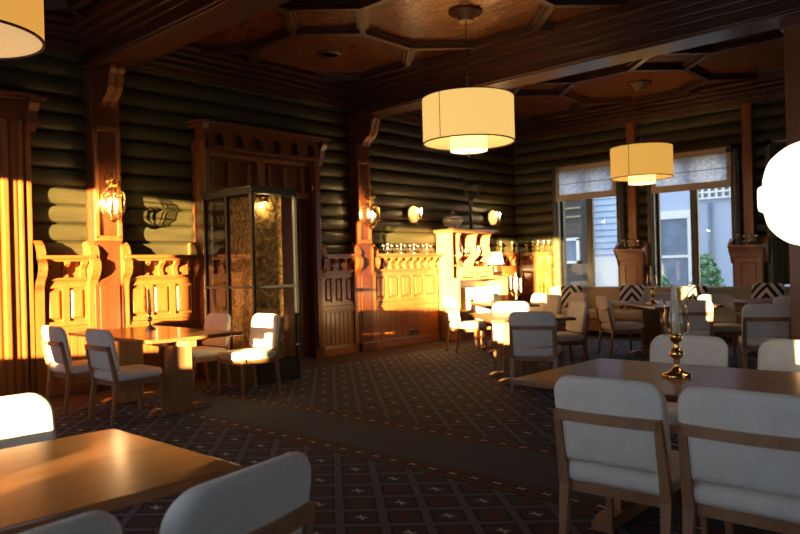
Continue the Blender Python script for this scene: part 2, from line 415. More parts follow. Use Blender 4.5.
# ---- wainscot
CONS = [(-.02, 1.70), (-.12, 1.72), (-.20, 1.66), (-.235, 1.58), (-.225, 1.52), (-.27, 1.48), (-.275, 1.40), (-.245, 1.33), (-.19, 1.27), (-.165, 1.20), (-.16, 1.12), (-.15, .0), (-.02, 0)]
def console(parent, x0, x1, mat=None, wall=WY):
    MB().prism([(wall+.0+y, z) for y, z in CONS], 0, x0, x1).build('console', mat or M_PINE, parent)
def wainscot(a, c, axis='x', npan=3, consoles=(1, 1), mat=None, vent=False, plan_w=.085):
    """built in a local frame: x along the wall, y out of the wall (negative = into the room)"""
    o = struct(trim()); L = c-a; mat = mat or M_PINE
    if axis == 'x': o.location = (a, WY, 0)
    else: o.location = (WX, c, 0); o.rotation_euler = (0, 0, -PI/2)
    P = lambda mb, name, par=o, m=mat: mb.build(name, m, par)
    P(MB().box(0, -.10, 0, L, .02, 1.50), 'back_board')
    mb = MB().box(-.02, -.24, 1.515, L+.02, .02, 1.555, .008); mb.box(0, -.20, 1.485, L, 0, 1.517, .01); P(mb, 'cap', o, M_PINEX)
    mb = MB().box(0, -.165, 1.275, L, 0, 1.305, .008); mb.box(0, -.135, 1.25, L, 0, 1.277, .006); P(mb, 'shelf_moulding', o, M_PINEX)
    nb = max(2, round(L/.19))
    for i in range(nb):                                  # little curved brackets between shelf and cap
        x = L*(i+.5)/nb
        pr = [(-.09, 1.49), (-.195, 1.49), (-.19, 1.455), (-.155, 1.43), (-.125, 1.40), (-.118, 1.36), (-.14, 1.33), (-.135, 1.305), (-.09, 1.305)]
        P(MB().prism(pr, 0, x-.028, x+.028), 'bracket')
    # stiles and rails
    st = .075; zt, zb = 1.25, .76
    mb = MB(); w = (L-st)/npan
    for i in range(npan+1): mb.box(i*w, -.127, zb+.05, i*w+st, -.09, zt-.055)
    mb.box(0, -.13, zt-.06, L, -.09, zt-.001, .005); mb.box(0, -.13, zb+.002, L, -.09, zb+.055, .005); P(mb, 'stile_frame')
    for i in range(npan):
        x0, x1 = i*w+st+.012, (i+1)*w-.012
        mb = MB()
        z0, z1 = zb+.075, zt-.075
        v = [(x0, z0), (x1, z0), (x1, z1), (x0, z1)]; k = .03; v2 = [(x0+k, z0+k), (x1-k, z0+k), (x1-k, z1-k), (x0+k, z1-k)]
        A = [mb.b.verts.new((x, -.102, z)) for x, z in v]; B = [mb.b.verts.new((x, -.128, z)) for x, z in v2]
        fs = [mb.b.faces.new(B)]+[mb.b.faces.new((A[q], A[(q+1) % 4], B[(q+1) % 4], B[q])) for q in range(4)]
        bmesh.ops.recalc_face_normals(mb.b, faces=fs); P(mb, 'raised_panel')
    mb = MB().box(0, -.165, .685, L, -.09, .72, .01); mb.box(0, -.14, .655, L, -.09, .76, .01); P(mb, 'dado_rail', o, M_PINEX)
    mb = MB(); n = max(2, round(L/plan_w)); pw = L/n
    for i in range(n): mb.box(i*pw+.002, -.122, .12, (i+1)*pw-.002, -.095, .66, .007)
    P(mb, 'lower_boards')
    mb = MB().box(0, -.15, 0, L, -.09, .11, .006); mb.box(0, -.135, .11, L, -.09, .14, .01); P(mb, 'plinth', o, M_PINEX)
    for f, x in zip(consoles, (0, L)):
        if f:
            x0 = x-.05
            MB().prism([(y, z) for y, z in CONS], 0, x0, x0+.10).build('console', mat, o)
    if vent:
        mb = MB().box(L*.52, -.135, .16, L*.52+.24, -.12, .26, .004)
        q = mb.build('air_grille', M_BRASS, o)
        mb = MB()
        for k in range(5): mb.box(L*.52+.02, -.139, .172+k*.017, L*.52+.22, -.133, .180+k*.017)
        mb.build('grille_slat', M_IRON, q)
    return o
wainscot(3.07, 3.66, npan=2); wainscot(4.04, 5.02, npan=3)
wainscot(7.14, 7.86, npan=3, consoles=(1, 1)); wainscot(8.24, 9.9, npan=5, consoles=(1, 0), vent=True)
wainscot(11.54, 12.5, npan=2, consoles=(0, 0)); wainscot(7.46, 8.2, 'y', npan=2, consoles=(0, 0))
# strips joining the pilasters' feet
for a, c in (PA, PB):
    mb = MB().box(a+.05, 8.165, .14, c-.05, 8.19, 1.2, .008).box(a-.01, 8.12, 0, c+.01, 8.2, .14, .01)
    mb.build(trim(), M_RED, kind='structure')

# ---- left door surround with fluted pilaster
o = struct('door_2')
mb = MB().box(2.50, 8.24, 0, 3.03, WY, 3.10)
for x0, x1, y in ((2.50, 2.58, 8.19), (2.61, 2.70, 8.21), (2.73, 2.79, 8.18), (2.82, 2.88, 8.21), (2.90, 2.94, 8.18), (2.97, 3.03, 8.20)): mb.box(x0, y+.02, .0, x1, 8.27, 3.02, .012)
mb.build('fluted_jamb', M_PINE, o)
mb = MB().box(1.2, 8.10, 3.02, 3.06, WY, 3.26)
mb.box(1.1, 8.0, 3.24, 3.14, WY, 3.275, .008).box(1.15, 8.04, 3.21, 3.10, WY, 3.245, .01)
mb.prism([(8.12, 3.24), (7.99, 3.24), (8.0, 3.18), (8.06, 3.1), (8.08, 2.98), (8.12, 2.9), (8.2, 2.9)], 0, 2.95, 3.05)
mb.build('cornice', M_RED, o)
MB().box(1.2, 8.22, 0, 2.5, 8.3, 3.05).build('door_leaf', M_RED, o)
console(o, 3.02, 3.12)

# ---- main doorway: surround, scalloped frieze, transom panels, dark leaves
o = struct('door_1'); xa, xb = 5.07, 7.10
mb = MB()
for x0 in (xa, xb-.16): mb.box(x0, 8.14, 0, x0+.16, WY, 3.04, .006).box(x0+.03, 8.11, .15, x0+.13, 8.15, 2.95, .012)
mb.build('jamb', M_RED, o)
MB().box(xa-.03, 8.06, 0, xa+.035, 8.2, 3.02, .01).build('edge_moulding', M_PINE, o)
mb = MB().box(xa-.10, 7.98, 3.25, xb+.12, WY, 3.285, .008).box(xa-.05, 8.02, 3.21, xb+.07, WY, 3.25, .01)
for x in (xa-.04, xb-.04): mb.prism([(8.2, 3.24), (7.99, 3.24), (8.0, 3.17), (8.06, 3.1), (8.09, 2.98), (8.13, 2.88), (8.2, 2.88)], 0, x, x+.09)
mb.build('cornice', M_RED, o)
mb = MB(); n = 6; w_ = (xb-xa-.16)/n; pts = [(xa+.08, 3.22), (xa+.08, 2.98)]
for i in range(n):
    c0 = xa+.08+w_*(i+.5)
    pts += [(c0-.085, 2.98), (c0-.08, 3.03)]+[(c0+.075*math.cos(t), 3.085+.06*math.sin(t)) for t in (PI*.95, PI*.75, PI*.5, PI*.25, PI*.05)]+[(c0+.08, 3.03), (c0+.085, 2.98)]
pts += [(xb-.08, 2.98), (xb-.08, 3.22)]
mb.prism(pts, 1, 8.06, 8.10); mb.box(xa+.1, 8.16, 2.9, xb-.1, WY, 3.2).box(xa+.08, 8.05, 2.94, xb-.08, 8.16, 2.98, .01); mb.build('scalloped_frieze', M_RED, o)
MB().box(5.2, 8.25, 2.38, 6.97, 8.33, 2.95).build('transom', M_RED, o)
mb = MB().box(5.2, 8.2, 2.86, 6.97, 8.26, 2.93, .008).box(5.2, 8.2, 2.38, 6.97, 8.26, 2.46, .008).box(6.02, 8.2, 2.4, 6.14, 8.26, 2.9, .008)
for x in (5.28, 5.55, 5.88, 6.22, 6.5, 6.82): mb.box(x-.014, 8.19, 2.42, x+.014, 8.26, 2.80, .006)
mb.build('transom_moulding', M_PINE, o)
for k, (x0, x1) in enumerate(((5.25, 6.06), (6.1, 6.93))):
    lf = MB().box(x0, 8.28, .01, x1, 8.33, 2.38).build('door_leaf', M_RED, o)
    mb = MB()
    for z0, z1 in ((.2, .95), (1.15, 2.25)):
        mb.box(x0+.12, 8.265, z0, x0+.15, 8.285, z1).box(x1-.15, 8.265, z0, x1-.12, 8.285, z1).box(x0+.12, 8.265, z0, x1-.12, 8.285, z0+.03).box(x0+.12, 8.265, z1-.03, x1-.12, 8.285, z1)
    mb.build('panel_moulding', M_RED, lf)
    MB().lathe([(.0, 0), (.025, -.01), (.028, -.03), (.012, -.045), (.012, -.07)], ((x1-.07 if k == 0 else x0+.07), 8.28, 1.02), 12, axis=1).build('door_knob', M_BRASS, lf)
for x in (5.24, 6.94): MB().tube([(x, 8.13, 2.5), (x, 8.13, 2.62)], .012, 8).build('hinge', M_BRASS, o)

# ---- windows in the right wall
def window(name, y0, y1, z0, z1, blind_label):
    o = struct(name); x = WX
    mb = MB()
    fw = .13
    mb.box(x-.10, y0-fw, z0-.1, x+.12, y0, z1+fw, .01).box(x-.10, y1, z0-.1, x+.12, y1+fw, z1+fw, .01)
    mb.box(x-.10, y0-fw, z1, x+.12, y1+fw, z1+fw, .01)
    for yy in (y0-fw+.03, y1+.03): mb.box(x-.125, yy, z0, x-.09, yy+.05, z1+.06, .012)
    mb.build('casing', M_FRAMEG, o)
    MB().box(x-.2, y0-fw, z0-.06, x+.12, y1+fw, z0, .01).build('sill', M_FRAMED, o)
    ym = (y0+y1)/2; s = .042; X0, X1 = x+.02, x+.07
    MB().box(X0-.01, ym-.022, z0, X1+.01, ym+.022, z1).build('mullion', M_FRAMEG, o)
    for a, c in ((y0, ym-.022), (ym+.022, y1)):
        mb = MB().box(X0, a, z0, X1, a+s, z1).box(X0, c-s, z0, X1, c, z1).box(X0, a+s, z0, X1, c-s, z0+s).box(X0, a+s, z1-s, X1, c-s, z1)
        sh = mb.build('sash', M_FRAMED, o)
        MB().box(x+.042, a+s, z0+s, x+.048, c-s, z1-s).build('pane', M_PANE, sh)
    # roman blind
    bo = thing('roman_blind', blind_label, 'blind', (x-.12, (y0+y1)/2, z1+.1), group='linen roman blinds at the windows')
    hw = (y1-y0)/2+.02; mb = MB(); hb = .68
    for a, c, zz0, zz1, d in ((-hw, hw, -.11, -.01, 0), (-hw, hw, -hb, -hb+.12, -.02)):
        mb.box(-.012+d, a, zz0, .012+d, c, zz1, .004)
    mb.box(-.012, -hw, -hb, .006, -hw+.07, 0).box(-.012, hw-.07, -hb, .006, hw, 0)
    mb.build('border', M_BLINDB, bo)
    MB().box(-.006, -hw+.06, -hb+.11, .002, hw-.06, -.10).build('cloth_panel', M_BLIND, bo)
    mb = MB().box(-.016, -hw+.02, -.36, -.006, hw-.02, -.35).box(-.01, -hw+.02, -.01, .02, hw-.02, .03)
    mb.build('batten', M_TRIMC, bo)
def translucent(name, col, amt=.6):
    m = bpy.data.materials.new(name); m.use_nodes = True; t = m.node_tree; t.nodes.clear()
    o = t.nodes.new('ShaderNodeOutputMaterial'); mx = t.nodes.new('ShaderNodeMixShader'); a = t.nodes.new('ShaderNodeBsdfTranslucent'); d = t.nodes.new('ShaderNodeBsdfDiffuse')
    nz = t.nodes.new('ShaderNodeTexNoise'); nz.inputs['Scale'].default_value = 18; nz.inputs['Detail'].default_value = 8; nz.inputs['Distortion'].default_value = 1
    tc = t.nodes.new('ShaderNodeTexCoord'); t.links.new(tc.outputs['Object'], nz.inputs['Vector'])
    rp = t.nodes.new('ShaderNodeValToRGB'); rp.color_ramp.elements[0].position = .4; rp.color_ramp.elements[1].position = .65
    rp.color_ramp.elements[0].color = (*[x*.72 for x in col], 1); rp.color_ramp.elements[1].color = (*col, 1)
    t.links.new(nz.outputs['Fac'], rp.inputs[0]); t.links.new(rp.outputs[0], a.inputs[0]); t.links.new(rp.outputs[0], d.inputs[0])
    mx.inputs[0].default_value = amt; t.links.new(d.outputs[0], mx.inputs[1]); t.links.new(a.outputs[0], mx.inputs[2]); t.links.new(mx.outputs[0], o.inputs[0]); return m
M_BLIND = translucent('sheer_blind_cloth', (.97, .97, .98), .9)
M_BLINDB = plain('brown_linen_blind_border', (.60, .52, .38), .8, 0, .1)
window('window_1', *W1, 'roman blind on the window nearest the room corner')
window('window_2', *W2, 'roman blind on the middle window, beside the farther drum lamp')
window('window_3', *W3, 'roman blind on the window half hidden by the wooden post')
# curtains
def curtain(y0, y1, label):
    mb = MB(); n = 40; A = []
    for zz in (.90, 3.1):
        A.append([mb.b.verts.new((WX-.30+.035*math.sin(i*1.15)+.01*math.sin(i*.4), y0+(y1-y0)*i/n, zz)) for i in range(n+1)])
    for i in range(n): mb.b.faces.new((A[0][i], A[0][i+1], A[1][i+1], A[1][i]))
    ob = mb.build('curtain', M_CURT, smooth=True, label=label, category='curtain', )
    md = ob.modifiers.new('thick', 'SOLIDIFY'); md.thickness = .008
    mb = MB().tube([(WX-.30, y0-.03, 3.12), (WX-.30, y1+.03, 3.12)], .012, 8); mb.tube([(WX-.30, y0, 3.28), (WX-.30, y0, 4.14)], .006, 6); mb.tube([(WX-.30, y1, 3.28), (WX-.30, y1, 4.14)], .006, 6)
    mb.build('rod', M_IRON, ob)
curtain(3.10, 3.36, 'olive curtain hanging right of the second wooden box, near the post')

# pilaster posts with cupboard-like boxes between the windows
def window_pier(yc):
    o = struct(trim()); x = WX
    MB().box(x-.14, yc-.075, 1.6, x, yc+.075, 3.86, .008).build('shaft', M_PINE, o)
    mb = MB().box(x-.20, yc-.22, .3, x, yc+.22, 1.34, .008); mb.build('pedestal', M_PINE, o)
    mb = MB()
    pr = [(yc-.20, .85), (yc+.20, .85), (yc+.20, 1.30), (yc+.12, 1.31), (yc+.09, 1.35), (yc, 1.385), (yc-.09, 1.35), (yc-.12, 1.31), (yc-.20, 1.30)]
    mb.prism(pr, 0, x-.225, x-.2); mb.build('arched_panel', M_PINE, o)
    mb = MB()
    for a, c, e, f in ((-.12, -.10, .87, 1.25), (.10, .12, .87, 1.25), (-.12, .12, 1.24, 1.26)): mb.box(x-.238, yc+a, e, x-.222, yc+c, f, .004)
    mb.build('panel_moulding', M_RED, o)
    mb = MB().box(x-.36, yc-.28, 1.50, x, yc+.28, 1.55, .008).box(x-.32, yc-.25, 1.44, x, yc+.25, 1.50, .01).box(x-.26, yc-.24, 1.34, x, yc+.24, 1.45, .01)
    for s in (-1, 1):
        mb.prism([(x, 1.62), (x-.18, 1.66), (x-.26, 1.60), (x-.30, 1.52), (x-.27, 1.44), (x-.20, 1.36), (x-.16, 1.25), (x, 1.22)], 1, yc+s*.26-.03, yc+s*.26+.03)
    mb.build('scroll_shelf', M_PINE, o)
window_pier(5.74); window_pier(3.74)

# free-standing post carrying the second beam
o = struct(trim())
MB().box(7.92, 1.69, 0, 8.22, 2.00, 3.73, .012).build('shaft', M_PINE, o)
mb = MB().box(7.88, 1.65, 0, 8.26, 2.04, .16, .01).box(7.89, 1.66, 3.6, 8.25, 2.03, 3.70, .012)
mb.build('base_and_cap', M_RED, o)

# ================================================================== FURNITURE
def make_chair(label, loc, rz, group=None):
    t = thing('dining_chair', label, 'chair', loc, rz, group)
    W = .235
    # backrest cushion leaning backwards
    def bx(z): return -.225-.17*(z-.45)
    def fn(a, e, c): z = .655+e; return (bx(z)+c-.02*(1-(a/W)**2)+.012, a, z)
    pad(MB(), rrect(.485, .375, .085, .03, 6), .062, .028, fn).build('backrest', M_LINEN, t)
    def fs_(a, e, c): return (a-.005+.0, e*(1-.04*(a/.24))*(1 if a < 0 else 1.0)+0, .415+c)
    pad(MB(), rrect(.47, .47, .05, .05, 5), .085, .032, fs_).build('seat', M_LINEN, t)
    # frame
    mb = MB()
    for k in range(8):
        a0, a1 = -W+.02+(2*W-.04)*k/8, -W+.02+(2*W-.04)*(k+1)/8
        f = lambda a: (-.225-.17*(.675-.45)-.033-.02*(1-(a/W)**2), a, .675)
        mb.beam(f(a0), f(a1), .022, .042)
    mb.build('top_rail', M_CHAIR, t)
    mb = MB().box(-.215, -.215, .325, -.185, .215, .378, .004).box(.185, -.215, .325, .21, .215, .378, .004)
    for s in (-1, 1): mb.box(-.2, s*.212-.012, .325, .2, s*.212+.012, .378, .004)
    mb.build('seat_frame', M_CHAIR, t)
    for s in (-1, 1):
        mb = MB(); y = s*.222
        mb.beam((-.275, y, 0), (-.228, y, .36), .026, .026, .032, .045, (0, 1, 0))
        mb.beam((-.228, y, .355), (-.245, y, .45), .032, .045, .030, .04, (0, 1, 0))
        mb.beam((-.245, y, .445), (-.293, y-s*.004, .695), .030, .04, .026, .028, (0, 1, 0))
        mb.build('leg', M_CHAIR, t)
        MB().beam((.215, y, 0), (.195, y*.985, .40), .022, .022, .034, .040, (0, 1, 0)).build('leg', M_CHAIR, t)
    return t
def chair_at(x, y, az, label, group=None, back=False):
    """az: facing, degrees clockwise from +Y.  back=True: (x,y) is the middle of the back instead of the seat"""
    th = rad(90-az)
    if back: x += .25*math.cos(th); y += .25*math.sin(th)
    if not hasattr(chair_at, 'src'):
        chair_at.src = make_chair(label, (x, y, 0), th, group); return chair_at.src
    return copy_thing(chair_at.src, (x, y, 0), th, label, group)
G0 = 'linen dining chairs around the tables'
chair_at(3.15, 6.35, 90, 'linen chair with its back to us, second from left at the wall table', G0)
chair_at(3.10, 7.22, 90, 'leftmost linen chair at the wall table, backrest half in sun', G0)
chair_at(4.60, 6.56, 270, 'sunlit linen chair standing alone before the black glazed door', G0)
chair_at(4.42, 7.24, 270, 'linen chair mostly hidden behind the wall table, beside sunlit panelling', G0)
chair_at(3.02, 1.40, 88, 'linen chair, back fully seen, nearest at the walnut table', G0)
chair_at(3.03, .86, 90, 'linen chair cut off by the picture corner at the walnut table', G0)
chair_at(4.28, 1.74, 270, 'linen chair behind the brass candlestick, tucked under the walnut table', G0)
chair_at(4.30, 1.09, 270, 'linen chair at the far side of the walnut table, by the post', G0)
chair_at(.97, 2.86, 180, 'glaring sunlit linen chair behind the nearest honey table', G0)
chair_at(.97, 1.745, 349, 'big shaded linen chair with rounded back before the nearest honey table', G0)
chair_at(.43, 1.715, 352, 'linen chair of which only the top peeks in at the bottom edge', G0)
chair_at(6.27, 3.97, 68, 'linen chair with its back to us at the middle table', G0, True)
chair_at(7.72, 5.20, 228, 'glaring sunlit linen chair facing us over the middle table', G0, True)
chair_at(8.02, 4.43, 306, 'linen chair seen side-on right of the middle table, sun spot on back', G0, True)
chair_at(8.58, 6.86, 122, 'linen chair seen from behind, left of the table with the candelabra', G0, True)
chair_at(9.86, 7.12, 222, 'linen chair in front of the honey pine hutch', G0, True)
chair_at(9.68, 5.78, 300, 'sunlit linen chair right of the candelabra table', G0, True)
chair_at(10.12, 6.28, 300, 'sunlit linen chair just behind the silver candelabra', G0, True)
chair_at(10.42, 5.75, 300, 'shaded linen chair between the candelabra table and the sofa', G0, True)
chair_at(9.38, 4.74, 132, 'linen chair in profile facing the table with the glass candle holder', G0, True)
chair_at(10.45, 4.42, 235, 'linen chair facing us behind the table with the glass candle holder', G0, True)
chair_at(8.70, 3.28, 62, 'linen chair with its back to us behind the tall white candle', G0, True)
chair_at(10.05, 3.45, 235, 'linen chair with a sharp sun patch on its left half', G0, True)
chair_at(8.20, 2.30, 66, 'linen chair with its back to us just left of the post', G0, True)
chair_at(9.88, 2.45, 66, 'linen chair behind the one left of the post, below striped cushion', G0, True)

def table(label, loc, rz, L, Wd, mat, legmat=None, group='trestle dining tables'):
    """length along local Y, width along local X, two panel trestles"""
    t = thing('dining_table', label, 'table', loc, rz, group)
    mb = MB()
    mb.box(-Wd/2, -L/2, .708, Wd/2, L/2, .74, .006); mb.build('tabletop', mat, t)
    MB().box(-.045, -L/2+.12, .63, .045, L/2-.12, .708, .004).build('stretcher', M_CHAIR, t)
    for s in (-1, 1):
        y = s*(L/2-.38)
        mb = MB().box(-.13, y-.03, .06, .13, y+.03, .67, .004)
        mb.build('leg', legmat or M_LEGW, t)
        mb = MB().prism([(-.30, 0), (.30, 0), (.30, .035), (.24, .06), (-.24, .06), (-.30, .035)], 1, y-.045, y+.045)
        mb.build('foot', M_CHAIR, t)
        MB().prism([(-.36, .708), (.36, .708), (.36, .685), (.2, .64), (-.2, .64), (-.36, .685)], 1, y-.03, y+.03).build('cross_bar', M_CHAIR, t)
    return t
M_LEGW = wood('oak_trestle_panel', (.22, .12, .055), (.36, .21, .10), 2, .4, .1)
table('walnut table with brass candlestick, in front of the nearest linen chairs', (3.53, 1.12, 0), 0, 1.90, .96, M_TABLE)
table('honey coloured table whose corner fills the lower left', (.32, 2.235, 0), 0, .84, 1.86, M_TABLEX)
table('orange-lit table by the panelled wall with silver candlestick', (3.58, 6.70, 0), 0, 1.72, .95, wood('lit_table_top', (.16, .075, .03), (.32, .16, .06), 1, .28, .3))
UA = rad(-42)
table('middle table between the chairs, its edge in full sun', (6.95, 4.58, 0), UA, 1.25, .92, M_TABLE)
table('table carrying the white candelabra, below the hutch', (9.10, 6.28, 0), UA, 1.3, .8, M_TABLE)
table('dark table with glass candle holder in front of the sofa', (9.62, 4.02, 0), UA, 1.5, .9, M_TABLE)
table('dark brown table in front of the right striped cushion', (10.62, 3.05, 0), UA, .9, .8, M_TABLE)

# ---- sofa bench under the windows
so_ = thing('banquette_sofa', 'long olive beige sofa bench under the windows', 'sofa', (12.0, 5.0, 0))
y0, y1 = -2.2+.0, 2.35
def cushion(mb, x0, x1, yy0, yy1, z0, z1, r=.04): return mb.box(x0, yy0, z0, x1, yy1, z1, r)
cushion(MB(), .22, .42, y0, y1, .42, .87, .07).build('backrest', M_OLIVE, so_, smooth=True)
cushion(MB(), -.28, .26, y0, y1, .30, .46, .05).build('seat', M_OLIVE, so_, smooth=True)
MB().box(-.22, y0+.02, .10, .40, y1-.02, .30, .01).build('base', M_CHAIR, so_)
for yy in (y0+.1, -.9, .3, 1.3, y1-.1):
    for xx in (-.18, .36): MB().beam((xx, yy, 0), (xx, yy, .12), .03, .03, .04, .04).build('leg', M_IRON, so_)
# cushions
def stripe_mat():
    b = NB('black_and_white_chevron_cloth'); v = b.coord('Object'); s = b.new('ShaderNodeSeparateXYZ'); b.l.new(v, s.inputs[0])
    k = b.math('ADD', b.math('ABSOLUTE', s.outputs[1]), b.math('MULTIPLY', s.outputs[2], .8)); f = b.math('FRACT', b.math('DIVIDE', k, .13))
    return b.set(Base_Color=b.mix(b.math('LESS_THAN', f, .5), (.78, .76, .72, 1), (.012, .014, .025, 1)), Roughness=.9)
M_STR = stripe_mat()
def pillow(label, x, y, rz, tilt=.25, size=.42, z=.67):
    sgn = 1
    def fn(a, e, c):
        k = 1-.10*(abs(a)/(size/2))**2*1; return (c*(.95-.7*max(abs(a), abs(e))**2/(size/2)**2)+.0, a*(1-.08*(1-(abs(e)/(size/2))**2)), e*(1-.08*(1-(abs(a)/(size/2))**2)))
    ob = pad(MB(), rrect(size, size, .03, .03, 4), .15, .07, fn).build('cushion', M_STR, label=label, category='cushion', group='chevron striped cushions on the sofa')
    ob.location = (x, y, z+.03); ob.rotation_euler = (0, tilt, rz); return ob
pillow('sun-bleached striped cushion at the corner end of the sofa', 12.06, 6.78, .2)
pillow('striped cushion behind the chair left of the glass candle holder', 12.0, 5.55, .45)
pillow('striped cushion below the middle window, right of its mullion', 12.03, 4.45, -.4)
pillow('striped cushion on the sofa nearest the post, chevrons pointing down', 12.0, 3.35, .0, .22, .48)

# ---- hutch
h = thing('pine_hutch', 'honey pine hutch with open shelves and drawers against log wall', 'hutch', (9.97, 8.32, 0))
D1, D2, WH, WU = .52, .38, 1.53, 1.24
def side(x, d, z0, z1, name='side_panel', curved=True):
    t = .035
    if curved:
        pr = [(0, z0), (-d, z0), (-d, z0+.10), (-d*.78, z0+.14), (-d*.62, z0+.22), (-d*.72, z0+.32), (-d, z0+.40), (-d, z0+.44), (-d*.86, z0+.48), (-d*.80, z0+.60), (-d*.86, z1-.08), (-d, z1), (0, z1)]
    else: pr = [(0, z0), (-d, z0), (-d, z1), (0, z1)]
    MB().prism(pr, 0, x, x+t).build(name, M_HUTCH, h)
side(0, D1, 0, 1.07, curved=False)
side(0, D2, 1.10, 1.93, curved=False)
side(.27, D2, 1.10, 1.93); side(.78, D2, 1.10, 1.93); side(WU-.035, D2, 1.10, 1.93)
side(WH-.035, D1, 0, 1.07, curved=False); 
MB().box(-.03, -D1-.04, 1.07, WH+.03, 0, 1.105, .008).build('worktop', M_HUTCH, h)
MB().box(0, -.03, 0, WH, 0, 1.08).box(0, -.03, 1.1, WU, 0, 1.93).build('back_board', M_RED, h)
mb = MB().box(-.06, -D2-.10, 1.955, WU+.06, .0, 1.985, .008).box(-.03, -D2-.05, 1.925, WU+.03, 0, 1.957, .01); mb.build('crown_board', M_HUTCH, h)
for z in (1.50,): MB().box(.03, -D2*.78, z, WU-.03, -.03, z+.025, .003).build('shelf', M_HUTCH, h)
MB().box(.03, -D2*.9, 1.32, .27, -.03, 1.34, .003).build('shelf', M_HUTCH, h)
for x0 in (.31, .78):
    d = MB().box(x0, -D2-.005, 1.12, x0+.43, -.05, 1.30, .008).build('drawer', M_HUTCH, h)
    MB().tube([(x0+.16, -D2, 1.21), (x0+.16, -D2-.03, 1.20), (x0+.28, -D2-.03, 1.20), (x0+.28, -D2, 1.21)], .007, 6).build('drawer_handle', M_IRON, d)
MB().box(.02, -D1+.03, 0, WH-.02, -D1+.06, .12).build('plinth', M_RED, h)
MB().box(.03, -D1+.05, .50, WH-.04, -.03, .525).build('shelf', M_HUTCH, h)
# white boxes under the worktop
def tagb(mb, name, mat, label, cat, group=None, **kw):
    return mb.build(name, mat, label=label, category=cat, **({'group': group} if group else {}), **kw)
for x, wd, lab in ((10.44, .40, 'white storage box under the hutch worktop, nearer its sunlit side panel'), (10.97, .38, 'white storage box under the hutch worktop, at its far end')):
    t = thing('storage_box', lab, 'box', (x, 7.87, .526), 0, 'white storage boxes in the hutch')
    MB().box(0, 0, 0, wd, .3, .34, .01).build('body', M_WHITE, t); MB().box(-.01, -.01, .34, wd+.01, .31, .39, .008).build('lid', M_WHITE, t)
    MB().box(wd/2-.05, -.008, .17, wd/2+.05, .004, .20, .002).build('label_holder', M_IRON, t)
# crockery on hutch shelves
def jug(x, y, z, s, mat, label):
    t = thing('jug', label, 'jug', (x, y, z), 0, 'crockery on the hutch shelves')
    MB().lathe([(.03*s, 0), (.05*s, .03*s), (.055*s, .07*s), (.035*s, .12*s), (.04*s, .15*s), (.034*s, .148*s)], n=16).build('body', mat, t)
    MB().tube([(.045*s, 0, .05*s), (.085*s, 0, .07*s), (.08*s, 0, .11*s), (.04*s, 0, .13*s)], .007*s, 6).build('handle', mat, t)
jug(10.12, 8.10, 1.346, .8, M_CER, 'small jug on the low left shelf of the hutch')
jug(10.40, 8.1, 1.526, 1.2, M_SILVER, 'silver jug on the middle upper shelf of the hutch')
jug(10.60, 8.1, 1.526, 1.0, M_SILVER, 'smaller silver jug right of the other on the hutch')
jug(10.95, 8.1, 1.526, 1.1, M_CER, 'ceramic jug on the right upper shelf of the hutch')
t = thing('serving_bowl', 'brass bowl on top of the hutch drawers, right side', 'bowl', (10.98, 8.12, 1.303))
MB().lathe([(.05, 0), (.11, .04), (.14, .10), (.132, .10), (.10, .045), (.0, .02)], n=20).build('bowl', M_BRASS, t)
# tureen on the hutch
t = thing('soup_tureen', 'lidded tureen with looped handles on top of the hutch', 'tureen', (10.22, 8.10, 1.987))
MB().lathe([(.09, 0), (.10, .02), (.07, .04), (.15, .08), (.19, .14), (.185, .19), (.17, .19)], n=24).build('bowl', M_CER, t)
MB().lathe([(.185, .19), (.16, .225), (.10, .255), (.02, .265)], n=24).build('lid', M_CER, t)
MB().tube([(-.04, 0, .26), (-.045, 0, .30), (0, 0, .33), (.045, 0, .30), (.04, 0, .26)], .012, 8).build('lid_handle', M_CER, t)
for s in (-1, 1): MB().tube([(s*.18, 0, .17), (s*.24, 0, .19), (s*.26, 0, .14), (s*.22, 0, .09), (s*.16, 0, .09)], .012, 8).build('handle', M_CER, t)
# antler-like wall ornament
t = thing('antler_ornament', 'dark branching antler ornament on a stem above the hutch', 'ornament', (10.80, 8.12, 1.987))
MB().lathe([(.10, 0), (.10, .02), (.03, .04), (.032, .48), (.05, .50), (.05, .56), (.02, .60)], n=16).build('stem', M_FRAMEG, t)
for s in (-1, 1):
    mb = MB(); random.seed(3+s)
    mb.tube([(0, 0, .56), (s*.10, -.03, .60), (s*.20, -.05, .70), (s*.27, -.05, .84), (s*.26, -.04, .97)], .022, 8, .008)
    for k, (a, zz) in enumerate(((.10, .60), (.17, .66), (.22, .74), (.26, .82), (.27, .90))):
        mb.tube([(s*a, -.04, zz), (s*(a-.04), -.09, zz+.07), (s*(a-.05), -.10, zz+.17+.02*k)], .014, 6, .004)
        mb.tube([(s*a, -.04, zz), (s*(a+.06), -.02, zz+.03), (s*(a+.09), -.02, zz+.10)], .012, 6, .004)
    mb.build('antler', M_TRIMC, t)
mb = MB()
for k in range(9):
    a = 2*PI*k/9; mb.tube([(0, 0, .55), (.08*math.cos(a), .05*math.sin(a)-.02, .62), (.14*math.cos(a), .06*math.sin(a)-.03, .56)], .018, 6, .005)
mb.build('leaf_rosette', M_FRAMEG, t)

# ---- table lamp
t = thing('table_lamp', 'lamp with pale tapered shade standing on the hutch worktop end', 'lamp', (11.38, 8.0, 1.106))
MB().lathe([(.08, 0), (.08, .02), (.02, .04), (.035, .12), (.015, .2), (.012, .45)], n=16).build('stand', M_BRASS, t)
mb = MB().lathe([(.17, .23), (.125, .46), (.12, .46), (.165, .23)], n=28, cap=False); mb.build('lamp_shade', M_PALE, t)
MB().tube([(-.122, 0, .44), (.122, 0, .44)], .004, 6).build('shade_bracket', M_BRASS, t)

